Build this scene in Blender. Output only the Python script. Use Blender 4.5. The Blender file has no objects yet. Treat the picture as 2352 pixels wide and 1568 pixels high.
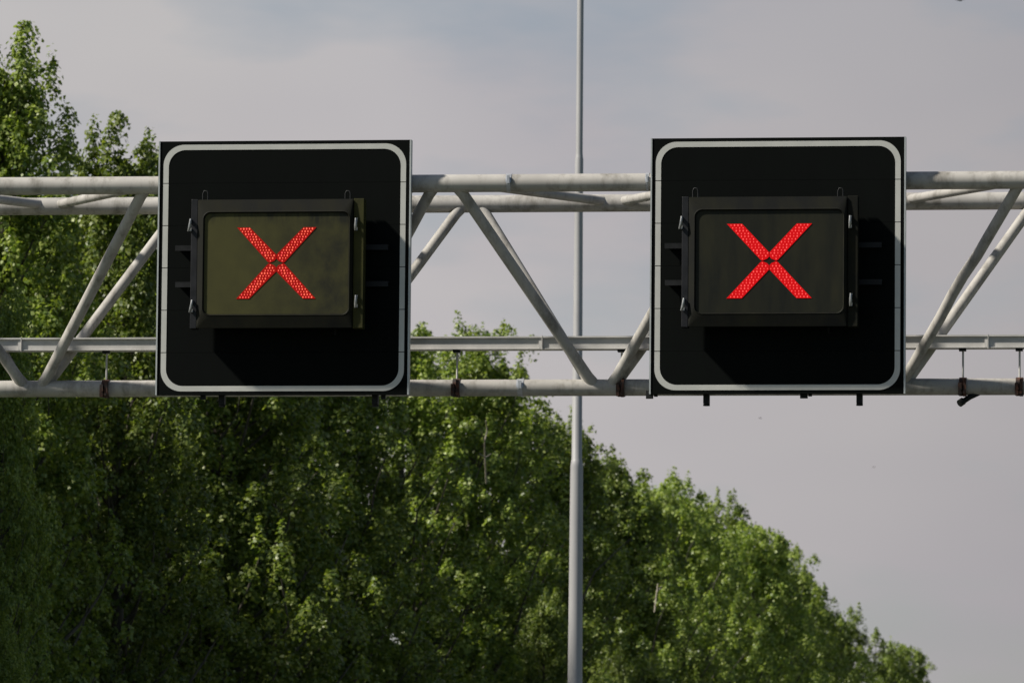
import bpy, bmesh, math, random
import numpy as np
from mathutils import Vector, Matrix

scene = bpy.context.scene
COL = scene.collection
R = math.radians

# ------------------------------------------------------------------ camera
W0, H0, F = 2352.0, 1568.0, 14600.0          # layout units of the photograph
YAW, PITCH, ROLL, DIST = R(7.0), R(5.7), R(0.52), 45.0
CAM_Z = 1.6
fwd = Vector((-math.sin(YAW) * math.cos(PITCH), math.cos(YAW) * math.cos(PITCH), math.sin(PITCH)))
r0 = Vector((math.cos(YAW), math.sin(YAW), 0))
u0 = r0.cross(fwd)
RT = r0 * math.cos(ROLL) + u0 * math.sin(ROLL)
UP = u0 * math.cos(ROLL) - r0 * math.sin(ROLL)
cam_pos = Vector((0, 0, CAM_Z + DIST * math.sin(PITCH))) - fwd * DIST
cd = bpy.data.cameras.new('camera')
cam = bpy.data.objects.new('camera', cd)
COL.objects.link(cam)
M = Matrix((RT, UP, -fwd)).transposed().to_4x4()
M.translation = cam_pos
cam.matrix_world = M
cd.sensor_width = 36
cd.lens = F / W0 * 36
cd.clip_end = 20000
cd.dof.use_dof = True
cd.dof.focus_distance = DIST
cd.dof.aperture_fstop = 10.5
scene.camera = cam


def at(px, py, axis, val):
    """point of the view ray through a layout position on a real plane of the place"""
    d = fwd * F + RT * (px - W0 / 2) - UP * (py - H0 / 2)
    i = 'XYZ'.index(axis)
    return cam_pos + d * ((val - cam_pos[i]) / d[i])


# ------------------------------------------------------------------ light
SUN_AZ, SUN_EL = R(67), R(44)                # azimuth from -Y towards -X
sun_dir = Vector((-math.sin(SUN_AZ) * math.cos(SUN_EL), -math.cos(SUN_AZ) * math.cos(SUN_EL), math.sin(SUN_EL)))
sl = bpy.data.lights.new('sun', 'SUN')
sl.energy = 5.0
sl.angle = R(3.0)
sl.color = (1.0, 0.94, 0.84)
so = bpy.data.objects.new('sun', sl)
so.rotation_euler = sun_dir.to_track_quat('Z', 'Y').to_euler()
so.location = (0, 0, 60)
COL.objects.link(so)

world = bpy.data.worlds.new('World')
scene.world = world
world.use_nodes = True
nt = world.node_tree
nt.nodes.clear()
N = nt.nodes.new
L = nt.links.new
out = N('ShaderNodeOutputWorld')
mix = N('ShaderNodeMixShader')
bg1 = N('ShaderNodeBackground')
bg2 = N('ShaderNodeBackground')
sky = N('ShaderNodeTexSky')
sky.sky_type = 'NISHITA'
sky.sun_disc = False
sky.sun_elevation = SUN_EL
sky.sun_rotation = math.atan2(sun_dir.x, sun_dir.y)
L(sky.outputs[0], bg1.inputs[0])
bg1.inputs[1].default_value = 0.055
tc = N('ShaderNodeTexCoord')
mp = N('ShaderNodeMapping')
mp.inputs['Scale'].default_value = (13, 13, 38)
mp.inputs['Location'].default_value = (3.1, 0.4, 1.2)
L(tc.outputs['Generated'], mp.inputs[0])
n1 = N('ShaderNodeTexNoise')
n1.inputs['Scale'].default_value = 1.0
n1.inputs['Detail'].default_value = 5
n1.inputs['Roughness'].default_value = 0.5
L(mp.outputs[0], n1.inputs[0])
cr = N('ShaderNodeValToRGB')                 # how thick the cloud veil is
cr.color_ramp.elements[0].position = 0.40
cr.color_ramp.elements[0].color = (0.5, 0.5, 0.5, 1)
cr.color_ramp.elements[1].position = 0.56
cr.color_ramp.elements[1].color = (0.97, 0.97, 0.97, 1)
L(n1.outputs[0], cr.inputs[0])
mp2 = N('ShaderNodeMapping')
mp2.inputs['Scale'].default_value = (8, 8, 18)
mp2.inputs['Location'].default_value = (0.7, 2.2, 0.1)
L(tc.outputs['Generated'], mp2.inputs[0])
n2 = N('ShaderNodeTexNoise')
n2.inputs['Scale'].default_value = 1.0
n2.inputs['Detail'].default_value = 3
L(mp2.outputs[0], n2.inputs[0])
cc = N('ShaderNodeValToRGB')                 # grey of the veil
cc.color_ramp.elements[0].position = 0.3
cc.color_ramp.elements[0].color = (0.325, 0.308, 0.322, 1)
cc.color_ramp.elements[1].position = 0.7
cc.color_ramp.elements[1].color = (0.43, 0.405, 0.388, 1)
L(n2.outputs[0], cc.inputs[0])
lil = N('ShaderNodeMix')                     # the veil turns mauve away from the sun
lil.data_type = 'RGBA'
L(cc.outputs[0], lil.inputs[6])
lil.inputs[7].default_value = (0.40, 0.378, 0.41, 1)
L(lil.outputs[2], bg2.inputs[0])
bg2.inputs[1].default_value = 1.0
sx = N('ShaderNodeSeparateXYZ')
L(tc.outputs['Generated'], sx.inputs[0])
mr = N('ShaderNodeMapRange')                 # the veil thins out towards the south, behind the viewer
mr.interpolation_type = 'SMOOTHSTEP'
mr.inputs[1].default_value = -0.1
mr.inputs[2].default_value = 0.65
mr.inputs[3].default_value = 0.0
L(sx.outputs[1], mr.inputs[0])
mu = N('ShaderNodeMath')
mu.operation = 'MULTIPLY'
L(cr.outputs[0], mu.inputs[0])
L(mr.outputs[0], mu.inputs[1])
mz = N('ShaderNodeMapRange')                 # and higher up
mz.inputs[1].default_value = 0.125
mz.inputs[2].default_value = 0.19
mz.inputs[3].default_value = 1.0
mz.inputs[4].default_value = 0.76
L(sx.outputs[2], mz.inputs[0])
mv = N('ShaderNodeMath')
mv.operation = 'MULTIPLY'
L(mu.outputs[0], mv.inputs[0])
L(mz.outputs[0], mv.inputs[1])
L(mv.outputs[0], mix.inputs[0])
mxr = N('ShaderNodeMapRange')                # darker away from the sun's side
mxr.inputs[1].default_value = -0.14
mxr.inputs[2].default_value = -0.02
mxr.inputs[3].default_value = 1.0
mxr.inputs[4].default_value = 0.70
L(sx.outputs[0], mxr.inputs[0])
mxe = N('ShaderNodeMapRange')
mxe.inputs[1].default_value = 0.0
mxe.inputs[2].default_value = 0.6
mxe.inputs[3].default_value = 1.0
mxe.inputs[4].default_value = 0.4
L(sx.outputs[0], mxe.inputs[0])
mxm = N('ShaderNodeMath')
mxm.operation = 'MULTIPLY'
L(mxr.outputs[0], mxm.inputs[0])
L(mxe.outputs[0], mxm.inputs[1])
L(mxm.outputs[0], bg2.inputs[1])
ml = N('ShaderNodeMapRange')
ml.inputs[1].default_value = -0.17
ml.inputs[2].default_value = -0.04
ml.inputs[4].default_value = 0.42
L(sx.outputs[0], ml.inputs[0])
L(ml.outputs[0], lil.inputs[0])
L(bg1.outputs[0], mix.inputs[1])
L(bg2.outputs[0], mix.inputs[2])
L(mix.outputs[0], out.inputs[0])

scene.view_settings.view_transform = 'Standard'
scene.view_settings.look = 'None'
scene.view_settings.exposure = 0.5
scene.view_settings.gamma = 1.0
scene.render.engine = 'CYCLES'
scene.cycles.use_denoising = True
scene.cycles.max_bounces = 6
scene.cycles.transparent_max_bounces = 4


# ------------------------------------------------------------------ materials
def new_mat(name):
    m = bpy.data.materials.new(name)
    m.use_nodes = True
    return m, m.node_tree, m.node_tree.nodes['Principled BSDF']


def noise_mat(name, a, b, scale=6.0, lo=0.35, hi=0.65, rough=0.5, metal=0.0, detail=6, stretch=(1, 1, 1), bump=0.0,
              c=None, c_scale=20.0, c_lo=0.6, c_hi=0.72, spec=0.5, wobble=0.15):
    m, t, p = new_mat(name)
    n = t.nodes.new
    co = n('ShaderNodeTexCoord')
    mp_ = n('ShaderNodeMapping')
    mp_.inputs['Scale'].default_value = stretch
    t.links.new(co.outputs['Object'], mp_.inputs[0])
    ns = n('ShaderNodeTexNoise')
    ns.inputs['Scale'].default_value = scale
    ns.inputs['Detail'].default_value = detail
    ns.inputs['Roughness'].default_value = 0.6
    t.links.new(mp_.outputs[0], ns.inputs[0])
    rp = n('ShaderNodeValToRGB')
    rp.color_ramp.elements[0].position = lo
    rp.color_ramp.elements[0].color = (*a, 1)
    rp.color_ramp.elements[1].position = hi
    rp.color_ramp.elements[1].color = (*b, 1)
    t.links.new(ns.outputs[0], rp.inputs[0])
    col = rp.outputs[0]
    if c is not None:
        n2_ = n('ShaderNodeTexNoise')
        n2_.inputs['Scale'].default_value = c_scale
        n2_.inputs['Detail'].default_value = 8
        n2_.inputs['Roughness'].default_value = 0.7
        t.links.new(mp_.outputs[0], n2_.inputs[0])
        r2 = n('ShaderNodeMapRange')
        r2.inputs[1].default_value = c_lo
        r2.inputs[2].default_value = c_hi
        t.links.new(n2_.outputs[0], r2.inputs[0])
        mx = n('ShaderNodeMix')
        mx.data_type = 'RGBA'
        t.links.new(r2.outputs[0], mx.inputs[0])
        t.links.new(col, mx.inputs[6])
        mx.inputs[7].default_value = (*c, 1)
        col = mx.outputs[2]
    t.links.new(col, p.inputs['Base Color'])
    rr = n('ShaderNodeMapRange')
    rr.inputs[3].default_value = max(0.02, rough - wobble)
    rr.inputs[4].default_value = min(1.0, rough + wobble)
    t.links.new(ns.outputs[0], rr.inputs[0])
    t.links.new(rr.outputs[0], p.inputs['Roughness'])
    p.inputs['Metallic'].default_value = metal
    p.inputs['Specular IOR Level'].default_value = spec
    if bump:
        bp = n('ShaderNodeBump')
        bp.inputs['Strength'].default_value = bump
        bp.inputs['Distance'].default_value = 0.01
        t.links.new(ns.outputs[0], bp.inputs['Height'])
        t.links.new(bp.outputs[0], p.inputs['Normal'])
    return m


M_TUBE = noise_mat('weathered_white_paint', (0.285, 0.272, 0.252), (0.395, 0.378, 0.35), 2.2, 0.3, 0.7, 0.65,
                   stretch=(1, 1, 0.45), c=(0.09, 0.08, 0.062), c_scale=9, c_lo=0.48, c_hi=0.78, bump=0.05, spec=0.3)
M_POST = noise_mat('pale_grey_paint', (0.27, 0.27, 0.275), (0.33, 0.33, 0.33), 3.0, 0.3, 0.7, 0.45, stretch=(1, 1, 0.25))
M_TRAY = noise_mat('galvanised_steel', (0.38, 0.372, 0.355), (0.48, 0.467, 0.447), 7.0, 0.35, 0.65, 0.6, spec=0.3)
M_RUST = noise_mat('rusty_dark_steel', (0.015, 0.010, 0.008), (0.085, 0.030, 0.014), 25, 0.4, 0.65, 0.8)
M_BAND = noise_mat('bare_zinc', (0.30, 0.315, 0.335), (0.42, 0.435, 0.46), 20, 0.35, 0.65, 0.4, metal=0.4)
M_BOARD = noise_mat('matt_black_board', (0.0014, 0.0020, 0.0018), (0.0028, 0.0038, 0.0033), 2.5, 0.3, 0.7, 0.8, spec=0.06, stretch=(2, 1, .5))
M_WHITE = noise_mat('white_reflective_film', (0.36, 0.365, 0.34), (0.43, 0.43, 0.40), 4, 0.3, 0.7, 0.6,
                    c=(0.35, 0.34, 0.28), c_scale=14, c_lo=0.68, c_hi=0.85)
M_TRIM = noise_mat('aluminium_trim', (0.30, 0.32, 0.32), (0.42, 0.44, 0.43), 8, 0.3, 0.7, 0.5, metal=0.3)
M_BLACK = noise_mat('black_painted_steel', (0.004, 0.0045, 0.0048), (0.010, 0.011, 0.012), 12, 0.3, 0.7, 0.6, spec=0.2)
M_GREY = noise_mat('dark_grey_steel', (0.006, 0.0063, 0.0075), (0.013, 0.0135, 0.016), 10, 0.3, 0.7, 0.5, spec=0.25)
M_STEEL = noise_mat('bright_latch_steel', (0.15, 0.155, 0.155), (0.28, 0.285, 0.28), 40, 0.3, 0.7, 0.35, metal=0.6)
M_ALGAE = noise_mat('algae_stained_paint', (0.0025, 0.003, 0.002), (0.0105, 0.010, 0.004), 5, 0.35, 0.72, 0.7, stretch=(1, 1, 0.6), spec=0.15)
M_ALGAE2 = noise_mat('faintly_algae_stained_paint', (0.004, 0.0045, 0.004), (0.012, 0.012, 0.006), 5, 0.4, 0.75, 0.7, stretch=(1, 1, 0.6), spec=0.12)
M_ALGAE3 = noise_mat('thick_green_algae', (0.014, 0.015, 0.005), (0.046, 0.044, 0.010), 5, 0.3, 0.7, 0.7, stretch=(1, 1, 0.5), spec=0.15)


def grimy_glass(name):
    """olive film, washed thin at one side, with dark grime that runs down from the top edge"""
    m, t, p = new_mat(name)
    n = t.nodes.new
    lk = t.links.new
    co = n('ShaderNodeTexCoord')
    sp = n('ShaderNodeSeparateXYZ')
    lk(co.outputs['Object'], sp.inputs[0])

    def noise(sc, scale, detail):
        mp_ = n('ShaderNodeMapping')
        mp_.inputs['Scale'].default_value = sc
        lk(co.outputs['Object'], mp_.inputs[0])
        ns = n('ShaderNodeTexNoise')
        ns.inputs['Scale'].default_value = scale
        ns.inputs['Detail'].default_value = detail
        ns.inputs['Roughness'].default_value = 0.65
        lk(mp_.outputs[0], ns.inputs[0])
        return ns.outputs[0]

    def rng_(src, a, b, c, d):
        mr = n('ShaderNodeMapRange')
        for i, v in enumerate((a, b, c, d)):
            mr.inputs[1 + i].default_value = v
        lk(src, mr.inputs[0])
        return mr.outputs[0]

    def op(o, x, y):
        q = n('ShaderNodeMath')
        q.operation = o
        q.use_clamp = True
        lk(x, q.inputs[0])
        lk(y, q.inputs[1])
        return q.outputs[0]
    side = rng_(sp.outputs[0], -.45, .40, 0.28, .9)
    top = rng_(sp.outputs[2], .27, .40, 0.0, .9)
    blot = rng_(noise((1.2, 1, .9), 6, 7), .35, .68, 0.0, .75)
    drip = rng_(noise((9, 1, .9), 4, 5), .40, .62, 0.0, 1.0)
    f = op('ADD', op('MULTIPLY', side, blot), op('MULTIPLY', top, drip))
    f2 = op('ADD', f, rng_(side, .4, .9, 0.0, .35))
    mx = n('ShaderNodeMix')
    mx.data_type = 'RGBA'
    lk(f2, mx.inputs[0])
    mx.inputs[6].default_value = (0.052, 0.050, 0.017, 1)
    mx.inputs[7].default_value = (0.014, 0.0145, 0.010, 1)
    lk(mx.outputs[2], p.inputs['Base Color'])
    p.inputs['Roughness'].default_value = 0.6
    p.inputs['Specular IOR Level'].default_value = 0.12
    return m


M_GLASS = grimy_glass('grimy_display_glass')
M_GLASS2 = noise_mat('dusty_display_glass', (0.009, 0.010, 0.008), (0.018, 0.018, 0.010), 4, 0.35, 0.7, 0.55,
                     stretch=(2.4, 1, 0.5), spec=0.12)
M_BIRD = noise_mat('dark_feathers', (0.02, 0.02, 0.02), (0.04, 0.035, 0.03), 30)
M_BARK = noise_mat('pale_bark', (0.05, 0.043, 0.032), (0.13, 0.115, 0.09), 4, 0.35, 0.65, 0.85, stretch=(2, 2, 0.4), bump=0.3)
M_DEAD = noise_mat('dead_wood', (0.17, 0.15, 0.11), (0.30, 0.27, 0.21), 9, 0.35, 0.65, 0.85)
M_GROUND = noise_mat('rough_grass', (0.03, 0.045, 0.012), (0.08, 0.10, 0.03), 0.5, 0.3, 0.7, 0.95, detail=10)
M_ROAD = noise_mat('asphalt', (0.04, 0.04, 0.041), (0.065, 0.064, 0.062), 1.5, 0.3, 0.7, 0.9, detail=12, bump=0.1)
M_LINE = noise_mat('road_paint', (0.5, 0.5, 0.48), (0.7, 0.7, 0.68), 8, 0.3, 0.7, 0.7)
M_LAMPGLASS = noise_mat('lamp_glass', (0.5, 0.5, 0.5), (0.6, 0.6, 0.6), 8, 0.3, 0.7, 0.2)


def emit_mat(name, col, strength):
    m, t, p = new_mat(name)
    p.inputs['Base Color'].default_value = (0.04, 0.002, 0.002, 1)
    p.inputs['Roughness'].default_value = 0.5
    p.inputs['Specular IOR Level'].default_value = 0.1
    p.inputs['Emission Color'].default_value = (*col, 1)
    p.inputs['Emission Strength'].default_value = strength
    return m


M_LED_GLOW = emit_mat('red_led_glow', (1.0, 0.002, 0.006), 0.42)  # emissive fill for the red light spread around the lamps
M_LED_GLOW_OLD = emit_mat('dulled_red_led_glow', (1.0, 0.006, 0.002), 0.21)
M_LEDC = emit_mat('red_lamp_core', (1.0, 0.14, 0.08), 0.9)
M_LEDC2 = emit_mat('deep_red_lamp_core', (1.0, 0.09, 0.08), 0.78)


def leaf_mat(name, dark, light):
    m, t, p = new_mat(name)
    n = t.nodes.new
    ge = n('ShaderNodeNewGeometry')
    oi = n('ShaderNodeObjectInfo')
    rp = n('ShaderNodeValToRGB')
    rp.color_ramp.elements[0].color = (*dark, 1)
    rp.color_ramp.elements[1].color = (*light, 1)
    t.links.new(ge.outputs['Random Per Island'], rp.inputs[0])
    hs = n('ShaderNodeHueSaturation')
    mr = n('ShaderNodeMapRange')
    mr.inputs[3].default_value = 0.72
    mr.inputs[4].default_value = 1.2
    t.links.new(oi.outputs['Random'], mr.inputs[0])
    t.links.new(mr.outputs[0], hs.inputs['Value'])
    t.links.new(rp.outputs[0], hs.inputs['Color'])
    t.links.new(hs.outputs[0], p.inputs['Base Color'])
    p.inputs['Roughness'].default_value = 0.42
    p.inputs['Specular IOR Level'].default_value = 0.45
    tr = n('ShaderNodeBsdfTranslucent')
    mc = n('ShaderNodeMix')
    mc.data_type = 'RGBA'
    mc.blend_type = 'MULTIPLY'
    mc.inputs[0].default_value = 1.0
    t.links.new(hs.outputs[0], mc.inputs[6])
    mc.inputs[7].default_value = (1.15, 1.25, 0.45, 1)
    t.links.new(mc.outputs[2], tr.inputs[0])
    ms = n('ShaderNodeMixShader')
    ms.inputs[0].default_value = 0.42
    t.links.new(p.outputs[0], ms.inputs[1])
    t.links.new(tr.outputs[0], ms.inputs[2])
    t.links.new(ms.outputs[0], t.nodes['Material Output'].inputs[0])
    return m


M_LEAF = leaf_mat('poplar_leaves', (0.085, 0.142, 0.027), (0.32, 0.375, 0.092))


# ------------------------------------------------------------------ builders
class MB:
    def __init__(self):
        self.v, self.f, self.mi, self.sm = [], [], [], []

    def add(self, vs, fs, mi=0, smooth=False):
        o = len(self.v)
        self.v += [tuple(x) for x in vs]
        self.f += [tuple(i + o for i in q) for q in fs]
        self.mi += [mi] * len(fs)
        self.sm += [smooth] * len(fs)

    def box(self, a, b, mi=0):
        (x0, y0, z0), (x1, y1, z1) = a, b
        x0, x1 = min(x0, x1), max(x0, x1)
        y0, y1 = min(y0, y1), max(y0, y1)
        z0, z1 = min(z0, z1), max(z0, z1)
        vs = [(x0, y0, z0), (x1, y0, z0), (x1, y1, z0), (x0, y1, z0), (x0, y0, z1), (x1, y0, z1), (x1, y1, z1), (x0, y1, z1)]
        self.add(vs, [(0, 3, 2, 1), (4, 5, 6, 7), (0, 1, 5, 4), (1, 2, 6, 5), (2, 3, 7, 6), (3, 0, 4, 7)], mi)

    def tube(self, pts, rad, seg=20, mi=0, cap=True):
        pts = [Vector(p) for p in pts]
        if not hasattr(rad, '__len__'):
            rad = [rad] * len(pts)
        vs, fs = [], []
        prev = None
        for i, p in enumerate(pts):
            d = (pts[min(i + 1, len(pts) - 1)] - pts[max(i - 1, 0)]).normalized()
            if prev is None:
                a = d.orthogonal().normalized()
            else:
                a = (prev - d * prev.dot(d)).normalized()
            prev = a
            b = d.cross(a)
            for k in range(seg):
                t = 2 * math.pi * k / seg
                vs.append(p + (a * math.cos(t) + b * math.sin(t)) * rad[i])
        for i in range(len(pts) - 1):
            for k in range(seg):
                k2 = (k + 1) % seg
                fs.append((i * seg + k, i * seg + k2, (i + 1) * seg + k2, (i + 1) * seg + k))
        self.add(vs, fs, mi, True)
        if cap:
            n = len(pts) - 1
            self.add(vs[:seg], [tuple(range(seg))[::-1]], mi)
            self.add(vs[n * seg:], [tuple(range(seg))], mi)

    def lathe(self, o, prof, seg=32, mi=0):
        """(radius, height) profile turned round a vertical axis"""
        o = Vector(o)
        vs, fs = [], []
        for r, h in prof:
            for k in range(seg):
                t = 2 * math.pi * k / seg
                vs.append(o + Vector((r * math.cos(t), r * math.sin(t), h)))
        for i in range(len(prof) - 1):
            for k in range(seg):
                k2 = (k + 1) % seg
                fs.append((i * seg + k, i * seg + k2, (i + 1) * seg + k2, (i + 1) * seg + k))
        self.add(vs, fs, mi, True)

    def loops(self, lps, mi=0, fill_last=False, fill_first=False):
        n = len(lps[0])
        vs = [p for l in lps for p in l]
        fs = []
        for i in range(len(lps) - 1):
            for k in range(n):
                k2 = (k + 1) % n
                fs.append((i * n + k, i * n + k2, (i + 1) * n + k2, (i + 1) * n + k))
        if fill_last:
            fs.append(tuple(range((len(lps) - 1) * n, len(lps) * n)))
        if fill_first:
            fs.append(tuple(range(n))[::-1])
        self.add(vs, fs, mi)

    def build(self, name, mats, parent=None, bevel=0.0):
        me = bpy.data.meshes.new(name)
        me.from_pydata(self.v, [], self.f)
        for m in (mats if isinstance(mats, (list, tuple)) else [mats]):
            me.materials.append(m)
        me.polygons.foreach_set('material_index', self.mi)
        me.polygons.foreach_set('use_smooth', self.sm)
        me.update()
        o = bpy.data.objects.new(name, me)
        COL.objects.link(o)
        if parent is not None:
            o.parent = parent
        if bevel:
            b = o.modifiers.new('bevel', 'BEVEL')
            b.width = bevel
            b.segments = 2
            b.limit_method = 'ANGLE'
        return o


def rrect(x0, x1, z0, z1, r, y, k=6):
    pts = []
    for cx, cz, a0 in ((x1 - r, z1 - r, 0), (x0 + r, z1 - r, 90), (x0 + r, z0 + r, 180), (x1 - r, z0 + r, 270)):
        for i in range(k + 1):
            a = R(a0 + 90 * i / k)
            pts.append((cx + r * math.cos(a), y, cz + r * math.sin(a)))
    return pts


def tag(o, label, cat=None, group=None, kind=None):
    if label:
        o['label'] = label
    if cat:
        o['category'] = cat
    if group:
        o['group'] = group
    if kind:
        o['kind'] = kind
    return o


def thing(name, label, cat, loc=(0, 0, 0), group=None):
    o = bpy.data.objects.new(name, None)
    o.location = loc
    o.empty_display_size = 0.3
    COL.objects.link(o)
    return tag(o, label, cat, group)


def structure(name, mb, mat):
    return tag(mb.build(name, mat), None, kind='structure')


# ------------------------------------------------------------------ the ground
g = MB()
g.add([(-3000, -3000, 0), (3000, -3000, 0), (3000, 6000, 0), (-3000, 6000, 0)], [(0, 1, 2, 3)])
structure('ground', g, M_GROUND)
g = MB()
g.box((-4.6, -400, -0.2), (10.9, 3000, 0.02))
structure('road', g, M_ROAD)
g = MB()
for x in (-3.55, 10.3):
    g.add([(x, -400, 0.024), (x + 0.2, -400, 0.024), (x + 0.2, 3000, 0.024), (x, 3000, 0.024)], [(0, 1, 2, 3)])
for x in (0.0, 3.5, 7.0):
    for k in range(-20, 90):
        y = k * 12.0
        g.add([(x - .08, y, 0.024), (x + .08, y, 0.024), (x + .08, y + 3, 0.024), (x - .08, y + 3, 0.024)], [(0, 1, 2, 3)])
structure('lane_marking', g, M_LINE)

# ------------------------------------------------------------------ the gantry
YR = 1.2                                      # rear top chord
YB = 0.78                                     # bottom chord
zt = sum(at(x, y, 'Y', 0).z for x, y in ((0, 427), (950, 422), (1490, 418), (2352, 415))) / 4
zr = sum(at(x, y, 'Y', YR).z for x, y in ((200, 475), (1200, 469), (2200, 465))) / 3
zr = zt
zb = sum(at(x, y, 'Y', YB).z for x, y in ((0, 896), (950, 888), (1490, 889), (2352, 888))) / 4
xt0 = at(1023, 425, 'Y', 0).x                 # front top node
xr0 = at(1083, 472, 'Y', YR).x
xb0 = at(1385, 888, 'Y', YB).x
STEP = at(2050, 888, 'Y', YB).x - xb0
XL, XR = xb0 - 4.5 * STEP, xb0 + 7.5 * STEP
gantry = thing('gantry', 'weathered white tubular steel truss gantry spanning the motorway, holding both signals', 'gantry', (XL, 0.6, 0))
O = Vector((XL, 0.6, 0))


def part(mb, name, mat, parent, bevel=0.0):
    """build a part in world coordinates under its thing"""
    o = mb.build(name, mat, parent, bevel)
    o.matrix_parent_inverse = Matrix.Translation(-Vector(root_loc(parent)))
    return o


def root_loc(p):
    v = Vector((0, 0, 0))
    if p.parent is None:
        v = Vector(p.location)
    return v


RC = 0.0635
for nm, y, z in (('top_chord', 0, zt), ('top_chord', YR, zr), ('bottom_chord', YB, zb)):
    m = MB()
    m.tube([(XL - .4, y, z), (XR + .4, y, z)], RC if nm == 'top_chord' else 0.060, 28)
    part(m, nm, M_TUBE, gantry)
for i in range(-4, 8):
    xb = xb0 + i * STEP
    for s, first in ((-1, 0), (1, 1)):
        xt = xt0 + (i + first) * STEP
        xr = xr0 + (i + first) * STEP
        # front diagonals, from beside the front node to beside the bottom node
        a = Vector((xt - s * 0.075, 0, zt))
        b = Vector((xb + s * 0.055, YB, zb))
        m = MB()
        if i == 1 and s == 1:                 # the knocked one, bowed near its middle
            d = b - a
            q = Vector((-0.022, 0, -0.012))
            m.tube([a, a + d * .36 + q * 0.1, a + d * .45 + q, a + d * .54 + q, a + d * .66 + q * .3, b], 0.039, 20)
            o = part(m, 'diagonal_brace', M_TUBE, gantry)
            o['label'] = 'brace with a slight kink at its middle'
        else:
            m.tube([a, a + (b - a) * .03, a + (b - a) * .055, b - (b - a) * .055, b - (b - a) * .03, b], [.047, .046, .040, .040, .046, .047], 20)
            part(m, 'diagonal_brace', M_TUBE, gantry)
        a = Vector((xr - s * 0.06, YR, zr))
        b = Vector((xb + s * 0.075, YB, zb))
        m = MB()
        m.tube([a, a + (b - a) * .03, a + (b - a) * .055, b - (b - a) * .055, b - (b - a) * .03, b], [.045, .045, .039, .039, .045, .046], 20)
        part(m, 'diagonal_brace', M_TUBE, gantry)
xh_r = at(1410, 470, 'Y', YR).x
for i in range(-5, 7):
    xr = xh_r + i * STEP
    for s in (-1, 1):
        xf = xr + s * STEP / 2
        if xf < XL or xf > XR:
            continue
        m = MB()
        m.tube([(xr + s * .05, YR, zr + 0.012), (xf - s * .05, 0, zt + 0.012)], 0.034, 18)
        part(m, 'horizontal_brace', M_TUBE, gantry)
for x in (XL, XR):
    m = MB()
    m.tube([(x, 0, 0), (x, 0, zt + .1)], 0.15, 28)
    part(m, 'column', M_TUBE, gantry)
    m = MB()
    m.tube([(x, YR, 0), (x, YR, zt + .1)], 0.15, 28)
    part(m, 'column', M_TUBE, gantry)
# zinc bands on the tubes
for px, py, y, z, w in ((1170, 412, 0, zt, 13), (1488, 408, 0, zt, 8), (1196, 885, YB, zb, 17)):
    x = at(px, py, 'Y', y).x
    hw = w / 325 / 2
    m = MB()
    r_ = RC + 0.004 if y == 0 else 0.064
    arc = [R(a) for a in range(-80, 101, 12)]
    lp = []
    for sgn in (-1, 1):
        lp.append([(x + sgn * hw * (1 - 0.3 * (math.sin(a) < 0)), y - r_ * math.cos(a), z + r_ * math.sin(a)) for a in arc])
    n = len(arc)
    m.add(lp[0] + lp[1], [(i, i + 1, n + i + 1, n + i) for i in range(n - 1)], 0, True)
    m.box((x - hw * .4, y - r_ - .012, z - .01), (x + hw * .5, y - r_ + .004, z + .045))
    part(m, 'pipe_band', M_BAND, gantry)

# ------------------------------------------------------------------ cable tray above the bottom chord
zt1 = sum(at(x, y, 'Y', YB - .02).z for x, y in ((0, 777), (1200, 772.5), (2352, 771))) / 3
zt0 = sum(at(x, y, 'Y', YB - .02).z for x, y in ((0, 807), (1200, 802), (2352, 799.5))) / 3
tray = thing('cable_tray', 'pale galvanised cable tray on thin rods just above the lower gantry tube', 'cable tray', (XL, YB, zt0))
m = MB()
yf = YB - 0.05
m.box((XL, yf, zt0 + .006), (XR, yf + .11, zt1 - .012))
m.box((XL, yf - .018, zt1 - .0115), (XR, yf + .125, zt1))
m.box((XL, yf - .012, zt0), (XR, yf + .12, zt0 + .0055))
part(m, 'channel', M_TRAY, tray)
for px in (45, 1241, 2265):
    x = at(px, 790, 'Y', yf).x
    m = MB()
    m.box((x - .010, yf - .010, zt0 + .007), (x + .010, yf - .001, zt1 - .013))
    m.box((x + .012, yf - .020, zt0 - .006), (x + .017, yf - .003, zt1 + .006))
    part(m, 'joint_sleeve', M_TRAY, tray)
for px in (245, 1050, 1428, 2212, 2342, -420, 2900):
    x = at(px, 840, 'Y', YB).x
    m = MB()
    m.tube([(x, YB, zb + .05), (x, YB, zt0)], 0.0075, 10)
    part(m, 'support_rod', M_TRAY, tray)
    m = MB()
    m.box((x - .028, YB - .04, zt0 - .018), (x + .022, YB + .03, zt0 - .001))
    part(m, 'rod_plate', M_BLACK, tray)
    # rusty clamp round the lower tube
    m = MB()
    w = .026
    lp = []
    arc = [R(a) for a in range(-120, 121, 20)]
    for sgn in (-1, 1):
        lp.append([(x + sgn * w, YB - .067 * math.cos(a), zb + .067 * math.sin(a)) for a in arc])
    n = len(arc)
    m.add(lp[0] + lp[1], [(i, i + 1, n + i + 1, n + i) for i in range(n - 1)], 0, True)
    m.box((x - .030, YB - .105, zb - .068), (x - .006, YB - .06, zb + .020))
    m.box((x + .004, YB - .095, zb - .075), (x + .026, YB - .06, zb + .050))
    m.tube([(x - .012, YB - .115, zb - .02), (x - .012, YB - .06, zb - .02)], .011, 8)
    m.tube([(x + .012, YB - .11, zb - .05), (x + .012, YB - .06, zb - .05)], .010, 8)
    part(m, 'clamp', M_RUST, tray)
x = at(2212, 840, 'Y', YB).x
m = MB()
m.tube([(x + .11, YB, zb - .045), (x + .05, YB - .02, zb - .075), (x - .005, YB - .05, zb - .115)], 0.020, 12)
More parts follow.
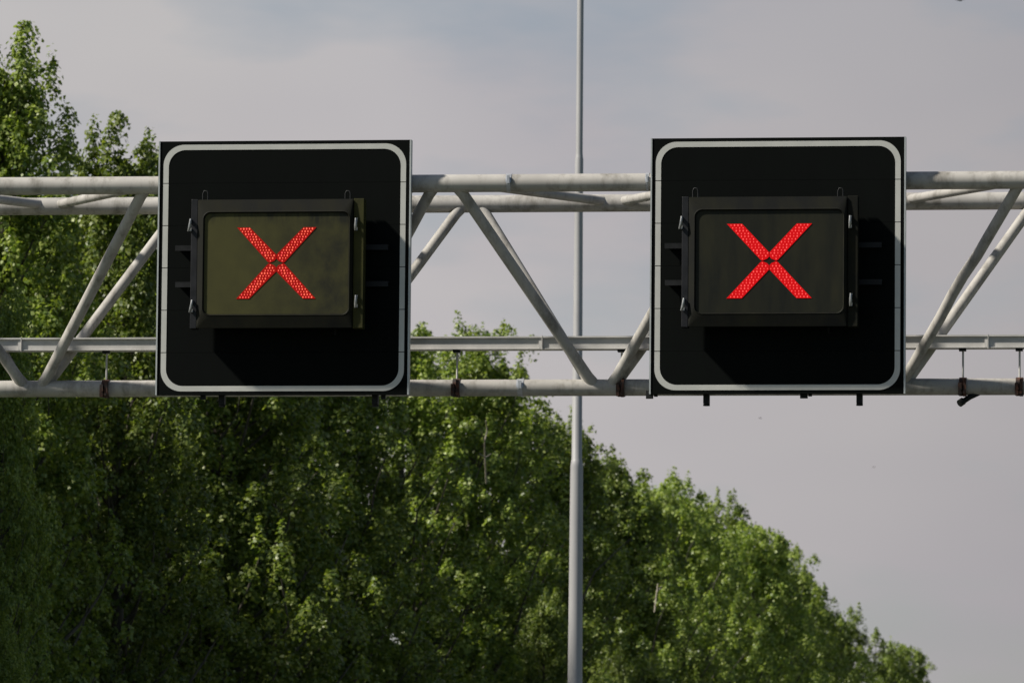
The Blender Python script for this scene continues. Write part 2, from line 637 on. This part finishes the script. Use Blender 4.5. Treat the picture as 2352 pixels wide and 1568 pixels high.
m.tube([(x + .003, YB - .04, zb - .105), (x - .022, YB - .06, zb - .125)], 0.027, 12)
part(m, 'stub_pipe', M_BLACK, tray)

# ------------------------------------------------------------------ the two lane signals
YS = -0.14                                    # front of the boards
SGN = {}


def make_signal(corners, label, dirty):
    """corners: where the board's four corners stand"""
    tl, tr_, bl, br = [at(px, py, 'Y', YS) for px, py in corners]
    cx = (tl.x + tr_.x + bl.x + br.x) / 4
    cz = (tl.z + tr_.z + bl.z + br.z) / 4
    hw = 0.5 * ((tr_.x - tl.x) + (br.x - bl.x)) / 2
    hh = 0.5 * ((tl.z - bl.z) + (tr_.z - br.z)) / 2
    t = thing('lane_signal', label, 'traffic signal', (cx, YS, cz), 'red cross lane signals on the gantry')
    m = MB()                                  # six boards with hairline joints
    nb = 6
    ph = 2 * hh / nb
    for i in range(nb):
        m.box((-hw + .011, 0.0, -hh + i * ph + .0007), (hw - .011, 0.035, -hh + (i + 1) * ph - .0007))
    m.box((-hw + .012, 0.036, -hh + .003), (hw - .012, 0.05, hh - .003))
    board = m.build('backboard', M_BOARD, t)
    for s in (-1, 1):
        m = MB()
        m.box((s * hw, -0.006, -hh), (s * (hw - .0105), 0.06, hh))
        m.build('edge_trim', M_TRIM, t)
    # white border, cut at the board joints
    m = MB()
    ox, oz = hw - .036, hh - .026
    th = .038
    ro = .150
    ri = ro - th * .75
    k = 14
    po = rrect(-ox, ox, -oz, oz, ro, -.003, k)
    pi = rrect(-ox + th, ox - th, -oz + th, oz - th, ri, -.003, k)
    nn = len(po)
    for i in range(nn):
        j = (i + 1) % nn
        a, b, c_, d = po[i], po[j], pi[j], pi[i]
        if abs(a[0] - b[0]) < 1e-6 and abs(a[2] - b[2]) > .5:      # a long upright: split at each joint
            zs = [a[2]] + sorted([-hh + q * ph for q in range(1, nb) if min(a[2], b[2]) < -hh + q * ph < max(a[2], b[2])],
                                 reverse=a[2] > b[2]) + [b[2]]
            sg = 1 if b[2] > a[2] else -1
            for q in range(len(zs) - 1):
                za = zs[q] + (sg * .0026 if q else 0)
                zb_ = zs[q + 1] - (sg * .0026 if q < len(zs) - 2 else 0)
                za2 = d[2] if q == 0 else za
                zb2 = c_[2] if q == len(zs) - 2 else zb_
                m.add([(a[0], -.003, za), (a[0], -.003, zb_), (d[0], -.003, zb2), (d[0], -.003, za2)], [(0, 1, 2, 3)])
        else:
            m.add([a, b, c_, d], [(0, 1, 2, 3)])
    m.build('border', M_WHITE, board)

    # signal box; layout read on its own planes for the first signal and reused
    def P(px, py, yy):
        return at(px, py, 'Y', YS + yy) - Vector((SGN['cx'] + (0 if dirty else .022), YS, SGN['cz']))
    if not SGN:
        SGN['cx'], SGN['cz'] = cx, cz
    YF, YM = -.20, -.178
    a, b = P(440, 458, -.165), P(833, 753, -.165)
    x0, x1, z0, z1 = a.x, b.x, b.z, a.z
    a, b = P(455, 459, YM), P(808, 752, YM)
    dx0, dx1, dz0, dz1 = a.x, b.x, b.z, a.z
    a, b = P(467, 487, YF), P(801, 723, YF)
    sx0, sx1, sz0, sz1 = a.x, b.x, b.z, a.z
    paint = M_ALGAE if dirty else M_ALGAE2
    m = MB()
    m.box((dx0 + .004, -.158, dz0 + .01), (dx1 - .004, -.05, dz1 - .008))
    box = m.build('signal_box', M_BLACK, t, .004)
    m = MB()
    m.loops([rrect(dx0, dx1, dz0, dz1, .006, -.1585), rrect(dx0, dx1, dz0, dz1, .006, YM),
             rrect(sx0 - .006, sx1 + .006, sz0 - .006, sz1 + .006, .056, YF + .003),
             rrect(sx0, sx1, sz0, sz1, .052, YF), rrect(sx0 + .010, sx1 - .010, sz0 + .010, sz1 - .010, .046, YF + .016)])
    m.build('door_frame', paint, box)
    m = MB()
    m.add(rrect(sx0 + .0095, sx1 - .0095, sz0 + .0095, sz1 - .0095, .046, YF + .014), [tuple(range(28))])
    glass = m.build('display_glass', M_GLASS if dirty else M_GLASS2, box)
    m = MB()
    m.box((x0, -.165, z0), (dx0 - .003, -.06, z1))
    m.build('side_plate', M_GREY, box, .003)
    m = MB()
    m.box((dx1 + .003, -.165, z0), (x1, -.055, z1))
    m.build('side_plate', M_ALGAE3 if dirty else M_ALGAE, box, .003)
    # latches
    for px, py, tilt in ((437, 517, .25), (440, 703, .3), (818, 515, 0.0), (818, 692, 0.0)):
        c = P(px, py, -.183)
        m = MB()
        m.tube([c + Vector((-.004 - tilt * .03, -.012, -.045)), c + Vector((0, -.022, -.01)), c + Vector((tilt * .02, -.012, .042))],
               [.007, .011, .008], 10)
        m.box(c + Vector((-.006, -.004, .02)), c + Vector((.010, .016, .044)))
        m.box(c + Vector((-.006, -.004, -.044)), c + Vector((.010, .016, -.02)))
        m.build('latch', M_STEEL, box)
    # lifting eyes
    for px in (472, 799):
        c = P(px, 459, -.09)
        m = MB()
        ww = .018
        m.tube([c + Vector((-ww, 0, -.02)), c + Vector((-ww, 0, .045)), c + Vector((-ww * .5, 0, .063)), c + Vector((ww * .5, 0, .063)),
                c + Vector((ww, 0, .045)), c + Vector((ww, 0, -.02))], .0055, 8)
        m.build('lifting_eye', M_BLACK, box)
    c = P(770, 754, -.09)
    m = MB()
    m.tube([c + Vector((0, 0, .03)), c + Vector((0, 0, -.045))], .008, 8)
    m.build('drain_spout', M_ALGAE2, box)
    # rails the box hangs on
    for py in (568, 652):
        a, b = P(403, py, -.04), P(892, py, -.04)
        m = MB()
        zc = (a.z + b.z) / 2
        m.box((a.x, -.05, zc + .008), (b.x, -.002, zc + .016))
        m.box((a.x, -.05, zc - .022), (b.x, -.044, zc + .0075))
        m.build('mounting_rail', M_BLACK, t)
    # posts behind the board and clips under it
    for px in ((510, 862) if dirty else (498, 843)):
        c = P(px, 915, .10)
        m = MB()
        m.box((c.x - .021, .07, -hh - .062), (c.x + .021, .14, hh - .12))
        m.tube([(c.x, .105, -hh - .075), (c.x, .105, -hh - .063)], .024, 12)
        m.build('mounting_post', M_BLACK, t, .003)
    for px, w in (((466, 12), (880, 10)) if dirty else ((368, 16), (382, 8), (716, 17), (730, 8))):
        c = P(px, 909, .05)
        m = MB()
        m.box((c.x - w / 650, .0505, -hh - (.026 if w > 9 else .012)), (c.x + w / 650, .085, -hh + .03))
        m.build('clip', M_BLACK, t)
    # the red cross: lamps over four slanting plates that glow for the lamps' bloom
    yl = YF + .011
    c0 = P(634.5, 604, yl)
    s = .992 / 325.0
    hw_, hh_, aw = (93, 83, 30) if dirty else (98, 86, 35)
    out_ = [(hw_, hh_), (hw_ - aw, hh_), (0.5, 20), (0.5, 10), (5, 5), (16, 0.5), (20, 2.6)]
    lr = random.Random(7)
    for qx in (-1, 1):
        for qz in (-1, 1):
            led = MB()
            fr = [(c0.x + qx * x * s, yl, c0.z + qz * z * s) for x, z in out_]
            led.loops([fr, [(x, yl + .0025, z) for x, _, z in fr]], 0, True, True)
            for j in range(13):
                z = 5.2 + (hh_ - 8.6) * j / 12
                mid = (hw_ - aw / 2) * z / hh_
                for i in range(4):
                    x = mid + (aw - 3) * ((i + .5) / 4 - .5) + (1.1 if j % 2 else -1.1)
                    if x < 3.6 or math.hypot(x, z) < 11:
                        continue
                    lx, lz = c0.x + qx * x * s, c0.z + qz * z * s
                    rad = (.0050 if dirty else .0046) * lr.uniform(.7, 1.15)
                    ring = [(lx + rad * math.cos(R(45 * q)), yl - .001, lz + 1.35 * rad * math.sin(R(45 * q))) for q in range(8)]
                    led.add(ring + [(lx, yl - .0035, lz)], [(q, (q + 1) % 8, 8) for q in range(8)], 1 if lr.random() < .75 else 2)
                    led.add(ring + [(v[0], yl + .001, v[2]) for v in ring], [(q, (q + 1) % 8, 8 + (q + 1) % 8, 8 + q) for q in range(8)], 0)
            led.build('led_arm', [M_LED_GLOW_OLD if dirty else M_LED_GLOW, M_LEDC if dirty else M_LEDC2, M_LEDC2], box)
    return t


make_signal(((363, 325), (944, 321), (359, 908), (940, 905)),
            'square black lane signal with a red cross on a grimy olive glass', True)
make_signal(((1496, 317), (2083, 315), (1490, 904), (2077, 904)),
            'square black lane signal with a red cross on a cleaner dark glass', False)

# ------------------------------------------------------------------ lamp post beyond the gantry
YP = 38.0
pb = at(1319, 1568, 'Y', YP)
pm = at(1323, 1068, 'Y', YP)
pt = at(1332, 362, 'Y', YP)
pu = at(1335, 0, 'Y', YP)
px_ = (pm.x + pt.x) / 2
k_ = (Vector((pm.x, pm.y, pm.z)) - cam_pos).length / F
post = thing('lamp_post', 'tall pale grey stepped lamp post rising behind the gantry between the signals', 'lamp post', (px_, YP, 0))
m = MB()
r1, r2, r3 = 15.6 * k_, 12.0 * k_, 9.2 * k_
m.lathe((0, 0, 0), [(r1 * 1.25, 0), (r1 * 1.22, 1.0), (r1 * 1.08, pb.z), (r1 * .93, pm.z - .03), (r1 * .90, pm.z), (r2 * 1.04, pm.z + .07),
                    (r2, pm.z + .075), (r2 * .80, pt.z - .66), (r2 * .80, pt.z - .015), (r2 * .74, pt.z), (r3 * .88, pt.z + .045),
                    (r3 * .86, pt.z + .05), (r3 * .74, 17.6), (r3 * .7, 17.7), (0.0, 17.72)], 32)
m.build('shaft', M_POST, post)
for s in (-1, 1):
    m = MB()
    m.tube([(0, 0, 17.3), (s * .4, 0, 17.75), (s * 1.6, 0, 17.95)], .035, 12)
    arm = m.build('arm', M_POST, post)
    m = MB()
    m.loops([rrect(s * 1.9 - .45, s * 1.9 + .45, 17.88, 17.98, .04, -.14), rrect(s * 1.9 - .4, s * 1.9 + .4, 17.88, 18.06, .06, 0),
             rrect(s * 1.9 - .45, s * 1.9 + .45, 17.88, 17.98, .04, .14)], 0, True, True)
    m.build('lamp_head', M_POST, arm)


# ------------------------------------------------------------------ trees
def unit(a):
    return a / np.maximum(np.linalg.norm(a, axis=-1, keepdims=True), 1e-9)


def make_tree_meshes(seed, H=15.0, Wd=2.9, base=.12, n_limb=92, leaf=.079, dens=165):
    rng = np.random.default_rng(seed)
    wood = MB()
    npt = 12
    lean = rng.normal(0, .25, 2)
    tz = np.linspace(0, H * .985, npt)
    tp = np.stack([lean[0] * (tz / H) ** 2 + rng.normal(0, .05, npt) * (tz > .1), lean[1] * (tz / H) ** 2 + rng.normal(0, .05, npt) * (tz > .1), tz], 1)
    wood.tube(tp, list(.17 * (1 - tz / H) ** .8 + .012), 10)
    P_, D_, S_, N_ = [], [], [], []
    lob = rng.uniform(.75, 1.2, 7)

    def trunk_at(z):
        return np.array([np.interp(z, tz, tp[:, 0]), np.interp(z, tz, tp[:, 1]), z])
    shoots = []
    for i in range(n_limb):
        t = base + (1 - base) * ((i + rng.uniform(0, 1)) / n_limb)
        t = min(t, .975)
        az = i * 2.39996 + rng.normal(0, .3)
        prof = Wd * min(1.0, 1.3 * (1 - t) ** .65) * (.72 + .28 * min(1, (t - base) / .12))
        ln = prof * rng.uniform(.72, 1.18) * lob[int((az % (2 * math.pi)) / (2 * math.pi) * 7) % 7]
        ln = max(ln, .5)
        up = rng.uniform(.65, 1.35) + .5 * t
        d = np.array([math.cos(az), math.sin(az), up])
        p0 = trunk_at(t * H * (1 - .09 * up * 0) - 0.0)
        n = 7
        s = np.linspace(0, 1, n)
        pts = p0 + np.outer(s * ln, [d[0], d[1], 0]) + np.outer((s ** 1.5) * ln * up * .8, [0, 0, 1])
        pts[:, :2] += rng.normal(0, .04, (n, 2)) * s[:, None] * ln
        jut = rng.choice([-.55, -.3, -.1, .15, .5, .75])          # some limbs stand out of the crown, some fall short
        rt = math.hypot(pts[-1, 0], pts[-1, 1])
        capz = H - .45 - .25 * rt - .16 * rt * rt + jut * min(1, rt)
        over = pts[-1, 2] - capz
        if over > 0:
            pts[:, 2] -= over * s
        wood.tube(pts, list((.012 + .045 * (1 - t) + .012 * ln) * (1 - s * .85)), 6, 0, False)
        ns = int(5 + ln * 5.5)
        for k in range(ns):
            q = rng.uniform(.2, 1.0) ** .65 if k else 1.0
            o = np.array([np.interp(q, s, pts[:, 0]), np.interp(q, s, pts[:, 1]), np.interp(q, s, pts[:, 2])])
            o = o + rng.normal(0, .40, 3) * np.array([1, 1, .9]) * (k > 0)
            rx = rng.uniform(.13, .30)
            rz = rx * rng.uniform(.9, 1.6)
            if k == 0:                        # upright plume at the limb's tip
                rx = rng.uniform(.16, .28)
                rz = rng.uniform(.4, .8)
                o = o + np.array([0, 0, rz * .3])
            r_ = math.hypot(o[0], o[1])
            o[2] = min(o[2], H - rz - .25 * r_ - .16 * r_ * r_ + jut)
            shoots.append((o, rx, rz))
    for k in range(15):                      # plumes round the leader
        z = H * rng.uniform(.87, .965)
        a2 = rng.uniform(0, 6.28)
        o = trunk_at(z) + np.array([math.cos(a2), math.sin(a2), 0]) * rng.uniform(0, .65) * (H - z) / (H * .1)
        rz = rng.uniform(.35, .75)
        o[2] = min(o[2], H - rz)
        shoots.append((o, rng.uniform(.14, .24), rz))
    for o, rx, rz in shoots:
        n = int(dens * (rx * rx * rz / (.3 * .3 * .4)) ** .72)
        u = unit(rng.normal(0, 1, (n, 3)))
        u[:, 2] = np.where(u[:, 2] < -.15, np.where(rng.uniform(size=n) < .8, -u[:, 2], u[:, 2]), u[:, 2])
        rr = rng.uniform(.35, 1.12, n) ** .6
        rr *= 1 + .22 * np.sin(u[:, 0] * 5 + o[0] * 7) * np.cos(u[:, 2] * 4 + o[1] * 5)
        rad_ = np.array([rx, rx, rz]) * (1 - .55 * np.clip(u[:, 2:3], 0, 1) * np.array([1, 1, 0]))
        P_.append(o + u * rad_ * rr[:, None])
        nr_ = unit(u * np.array([1, 1, .6]) * .75 + np.array([0, 0, .55]) + rng.normal(0, .42, (n, 3)))
        d_ = rng.normal(0, 1, (n, 3)) + np.array([0, 0, .05]) + u * .7
        D_.append(unit(d_ - nr_ * np.sum(d_ * nr_, 1, keepdims=True)))
        N_.append(nr_)
        S_.append(rng.uniform(.65, 1.2, n) * leaf)
    P_ = np.concatenate(P_)
    D_ = np.concatenate(D_)
    S_ = np.concatenate(S_)
    nr = np.concatenate(N_)
    n = len(P_)
    sd = np.cross(D_, nr)
    a = P_ - D_ * (S_ * .5)[:, None]
    tip = a + D_ * S_[:, None]
    c1 = a + D_ * (S_ * .36)[:, None] + sd * (S_ * .5)[:, None] - nr * (S_ * .1)[:, None]
    c2 = a + D_ * (S_ * .36)[:, None] - sd * (S_ * .5)[:, None] - nr * (S_ * .1)[:, None]
    V = np.stack([a, c1, tip, c2], 1).reshape(-1, 3).astype(np.float32)
    me = bpy.data.meshes.new('crown')
    me.vertices.add(4 * n)
    me.vertices.foreach_set('co', V.ravel())
    me.loops.add(4 * n)
    me.loops.foreach_set('vertex_index', np.arange(4 * n, dtype=np.int32))
    me.polygons.add(n)
    me.polygons.foreach_set('loop_start', np.arange(0, 4 * n, 4, dtype=np.int32))
    me.polygons.foreach_set('loop_total', np.full(n, 4, dtype=np.int32))
    me.update(calc_edges=True)
    me.materials.append(M_LEAF)
    wm = bpy.data.meshes.new('trunk')
    wm.from_pydata(wood.v, [], wood.f)
    wm.polygons.foreach_set('use_smooth', wood.sm)
    wm.materials.append(M_BARK)
    wm.update()
    return me, wm, n


VARS = [make_tree_meshes(11 + i, Wd=w, base=b) for i, (w, b) in enumerate(((2.9, .12), (3.2, .10), (2.6, .12), (3.0, .15), (2.7, .10), (3.3, .12)))]
VARS.append(make_tree_meshes(31, Wd=1.9, base=.1, n_limb=100))   # a slim one
print('leaves', [v[2] for v in VARS])
rnd = random.Random(4)


def tree(x, y, h, label, group, var=None, fat=1.0):
    me, wm, n = VARS[rnd.randrange(6) if var is None else var]
    t = thing('poplar_tree', label, 'tree', (x, y, 0), group)
    s = h / 15.0
    t.scale = (s * fat, s * fat, s)
    t.rotation_euler = (0, 0, rnd.uniform(0, 6.28))
    for nm, d in (('crown', me), ('trunk', wm)):
        o = bpy.data.objects.new(nm, d)
        COL.objects.link(o)
        o.parent = t
    return t


XT = -12.5
G1 = 'poplars in the row beside the motorway'
G2 = 'poplars packed behind the front row'
crests = [(14, 140), (285, 340), (400, 400), (520, 480), (660, 570), (790, 650), (945, 765), (1065, 775), (1120, 865),
          (1225, 945), (1375, 1035), (1450, 1062), (1515, 1085), (1600, 1088), (1645, 1140), (1690, 1188), (1770, 1250), (1848, 1295), (1935, 1392), (2035, 1465),
          (2110, 1550), (2200, 1590), (2262, 1645)]
ORD = ['second', 'third', 'fourth', 'fifth', 'sixth', 'seventh', 'eighth', 'ninth', 'tenth', 'eleventh', 'twelfth', 'thirteenth']
HID = 'leafy poplar standing right behind the olive-screened signal, its foliage showing underneath'
front_labels = ['tall leafy poplar at the left edge, its rounded top the highest of all',
                'lower poplar crown peeping out between the tallest tree and the olive-screened signal',
                HID, HID, HID, HID,
                'bright green poplar whose top rises above the cable tray beside the olive-screened signal',
                'bright green poplar whose top shows between cable tray and lower tube',
                'poplar with a bare pale branch, its top just under the lower gantry tube',
                'poplar whose top stands just left of the lamp post under the gantry',
                'first poplar right of the lamp post on the falling skyline']
front_labels += ['%s poplar right of the lamp post on the falling skyline' % w for w in ORD]
fronts = []
for i, (px, py) in enumerate(crests):
    p = at(px, py, 'X', XT + (0.5 if i % 2 else -0.3))
    if i >= 9:
        p.z -= .38
    fronts.append(tree(p.x, p.y, p.z, front_labels[i], G1 if i not in (2, 3, 4, 5) else 'poplars hidden by the left signal', 6 if i < 2 else None, .85 if i < 2 else 1.0))
for px, py, hx, fat, lb in ((1250, 1385, -9.8, .8, 'small pale green poplar standing out in front, just left of the lamp post'),
                            (1415, 1512, -9.5, .8, 'small poplar poking up at the bottom edge, nearest right of the lamp post'),
                            (1490, 1530, -9.5, .8, 'small poplar at the bottom edge, beyond the one nearest the lamp post'),
                            (8, 705, -11.0, .5, 'slim sunlit poplar at the left edge, its tip just above the cable tray'),
                            (-10, 1450, -9.8, .7, 'short poplar whose tip fills the bottom left corner')):
    p = at(px, py, 'X', hx)
    tree(p.x, p.y, p.z, lb, 'small poplars in front of the row', 6, fat)
y = 16.0  # near end added out of view, taller and denser for shade
while y < 300:
    tree(-18 + rnd.uniform(-.8, .8), y, rnd.uniform(15.5, 16.8) if y < 92 else rnd.uniform(9.5, 11.5),
         'poplar half hidden in the dark foliage behind the front row', G2)
    y += rnd.uniform(4.5, 6.0) if y < 100 else rnd.uniform(6.0, 8.0)
for i in range(11):                           # taller trees added deeper in the belt to shade the near end
    tree(-25 + rnd.uniform(-1, 1), 16 + i * 7.0 + rnd.uniform(-1, 1), rnd.uniform(20, 22),
         'tall poplar added deep in the tree belt for shade, almost hidden by nearer crowns', 'tall shade poplars added deep in the belt')
for q in (17, 25, 33):                        # unseen trees added left of the view to block sky light
    tree(-14.5, q, rnd.uniform(14.5, 16), 'unseen poplar added beyond the left edge of the view for shade', 'unseen poplars added for shade')
# bare pale branches that stick out of the foliage
for t, hx, pts in ((fronts[8], -9.6, (((1117, 1110), (1114, 1050), (1113, 1012), (1104, 985)), ((1113, 1012), (1119, 990), (1116, 965)),
                                      ((1104, 985), (1085, 970)), ((1114, 1050), (1100, 1040)), ((1114, 1050), (1128, 1042)))),
                   (fronts[12], -9.6, (((1503, 1405), (1508, 1360), (1511, 1340)), ((1508, 1360), (1520, 1345))))):
    M0 = Matrix.LocRotScale(t.location, t.rotation_euler, t.scale)
    m = MB()
    for br in pts:
        q = [at(x, y_, 'X', hx) for k, (x, y_) in enumerate(br)]
        n = len(q)
        m.tube(q, [.017 * (1 - .55 * k / n) * (1 if n > 2 else .6) for k in range(n)], 8)
    o = m.build('bare_branch', M_DEAD, t)
    o.matrix_parent_inverse = M0.inverted()

# ------------------------------------------------------------------ birds
for px, py, yy, span, hd, lb in ((1746, 960, 190, .10, .4, 'tiny dark bird in the sky just below the cleaner-screened signal'),
                                 (2007, 1072, 190, .09, -.5, 'tiny dark bird lower in the open sky at the right'),
                                 (2203, 1, 150, .24, .9, 'dark bird cut off by the top edge near the right corner')):
    p = at(px, py, 'Y', yy)
    m = MB()
    m.tube([(-.75 * span, 0, 0), (-.5 * span, 0, .01 * span), (-.1 * span, 0, .02 * span), (.3 * span, 0, .03 * span), (.5 * span, 0, .05 * span), (.66 * span, 0, .03 * span)],
           [.06 * span, .04 * span, .12 * span, .12 * span, .085 * span, .015 * span], 10)
    for s in (-1, 1):
        top = [(.28 * span, s * .08 * span, .06 * span), (.34 * span, s * .5 * span, .26 * span), (.05 * span, s * span, .12 * span),
               (-.12 * span, s * .55 * span, .22 * span), (-.18 * span, s * .08 * span, .05 * span)]
        low = [(x, y_, z - .02 * span) for x, y_, z in top]
        m.loops([top, low], 0, True, True)
    o = m.build('bird', M_BIRD)
    o.location = p
    o.rotation_euler = (.2, 0, hd)
    tag(o, lb, 'bird', 'birds in the sky')
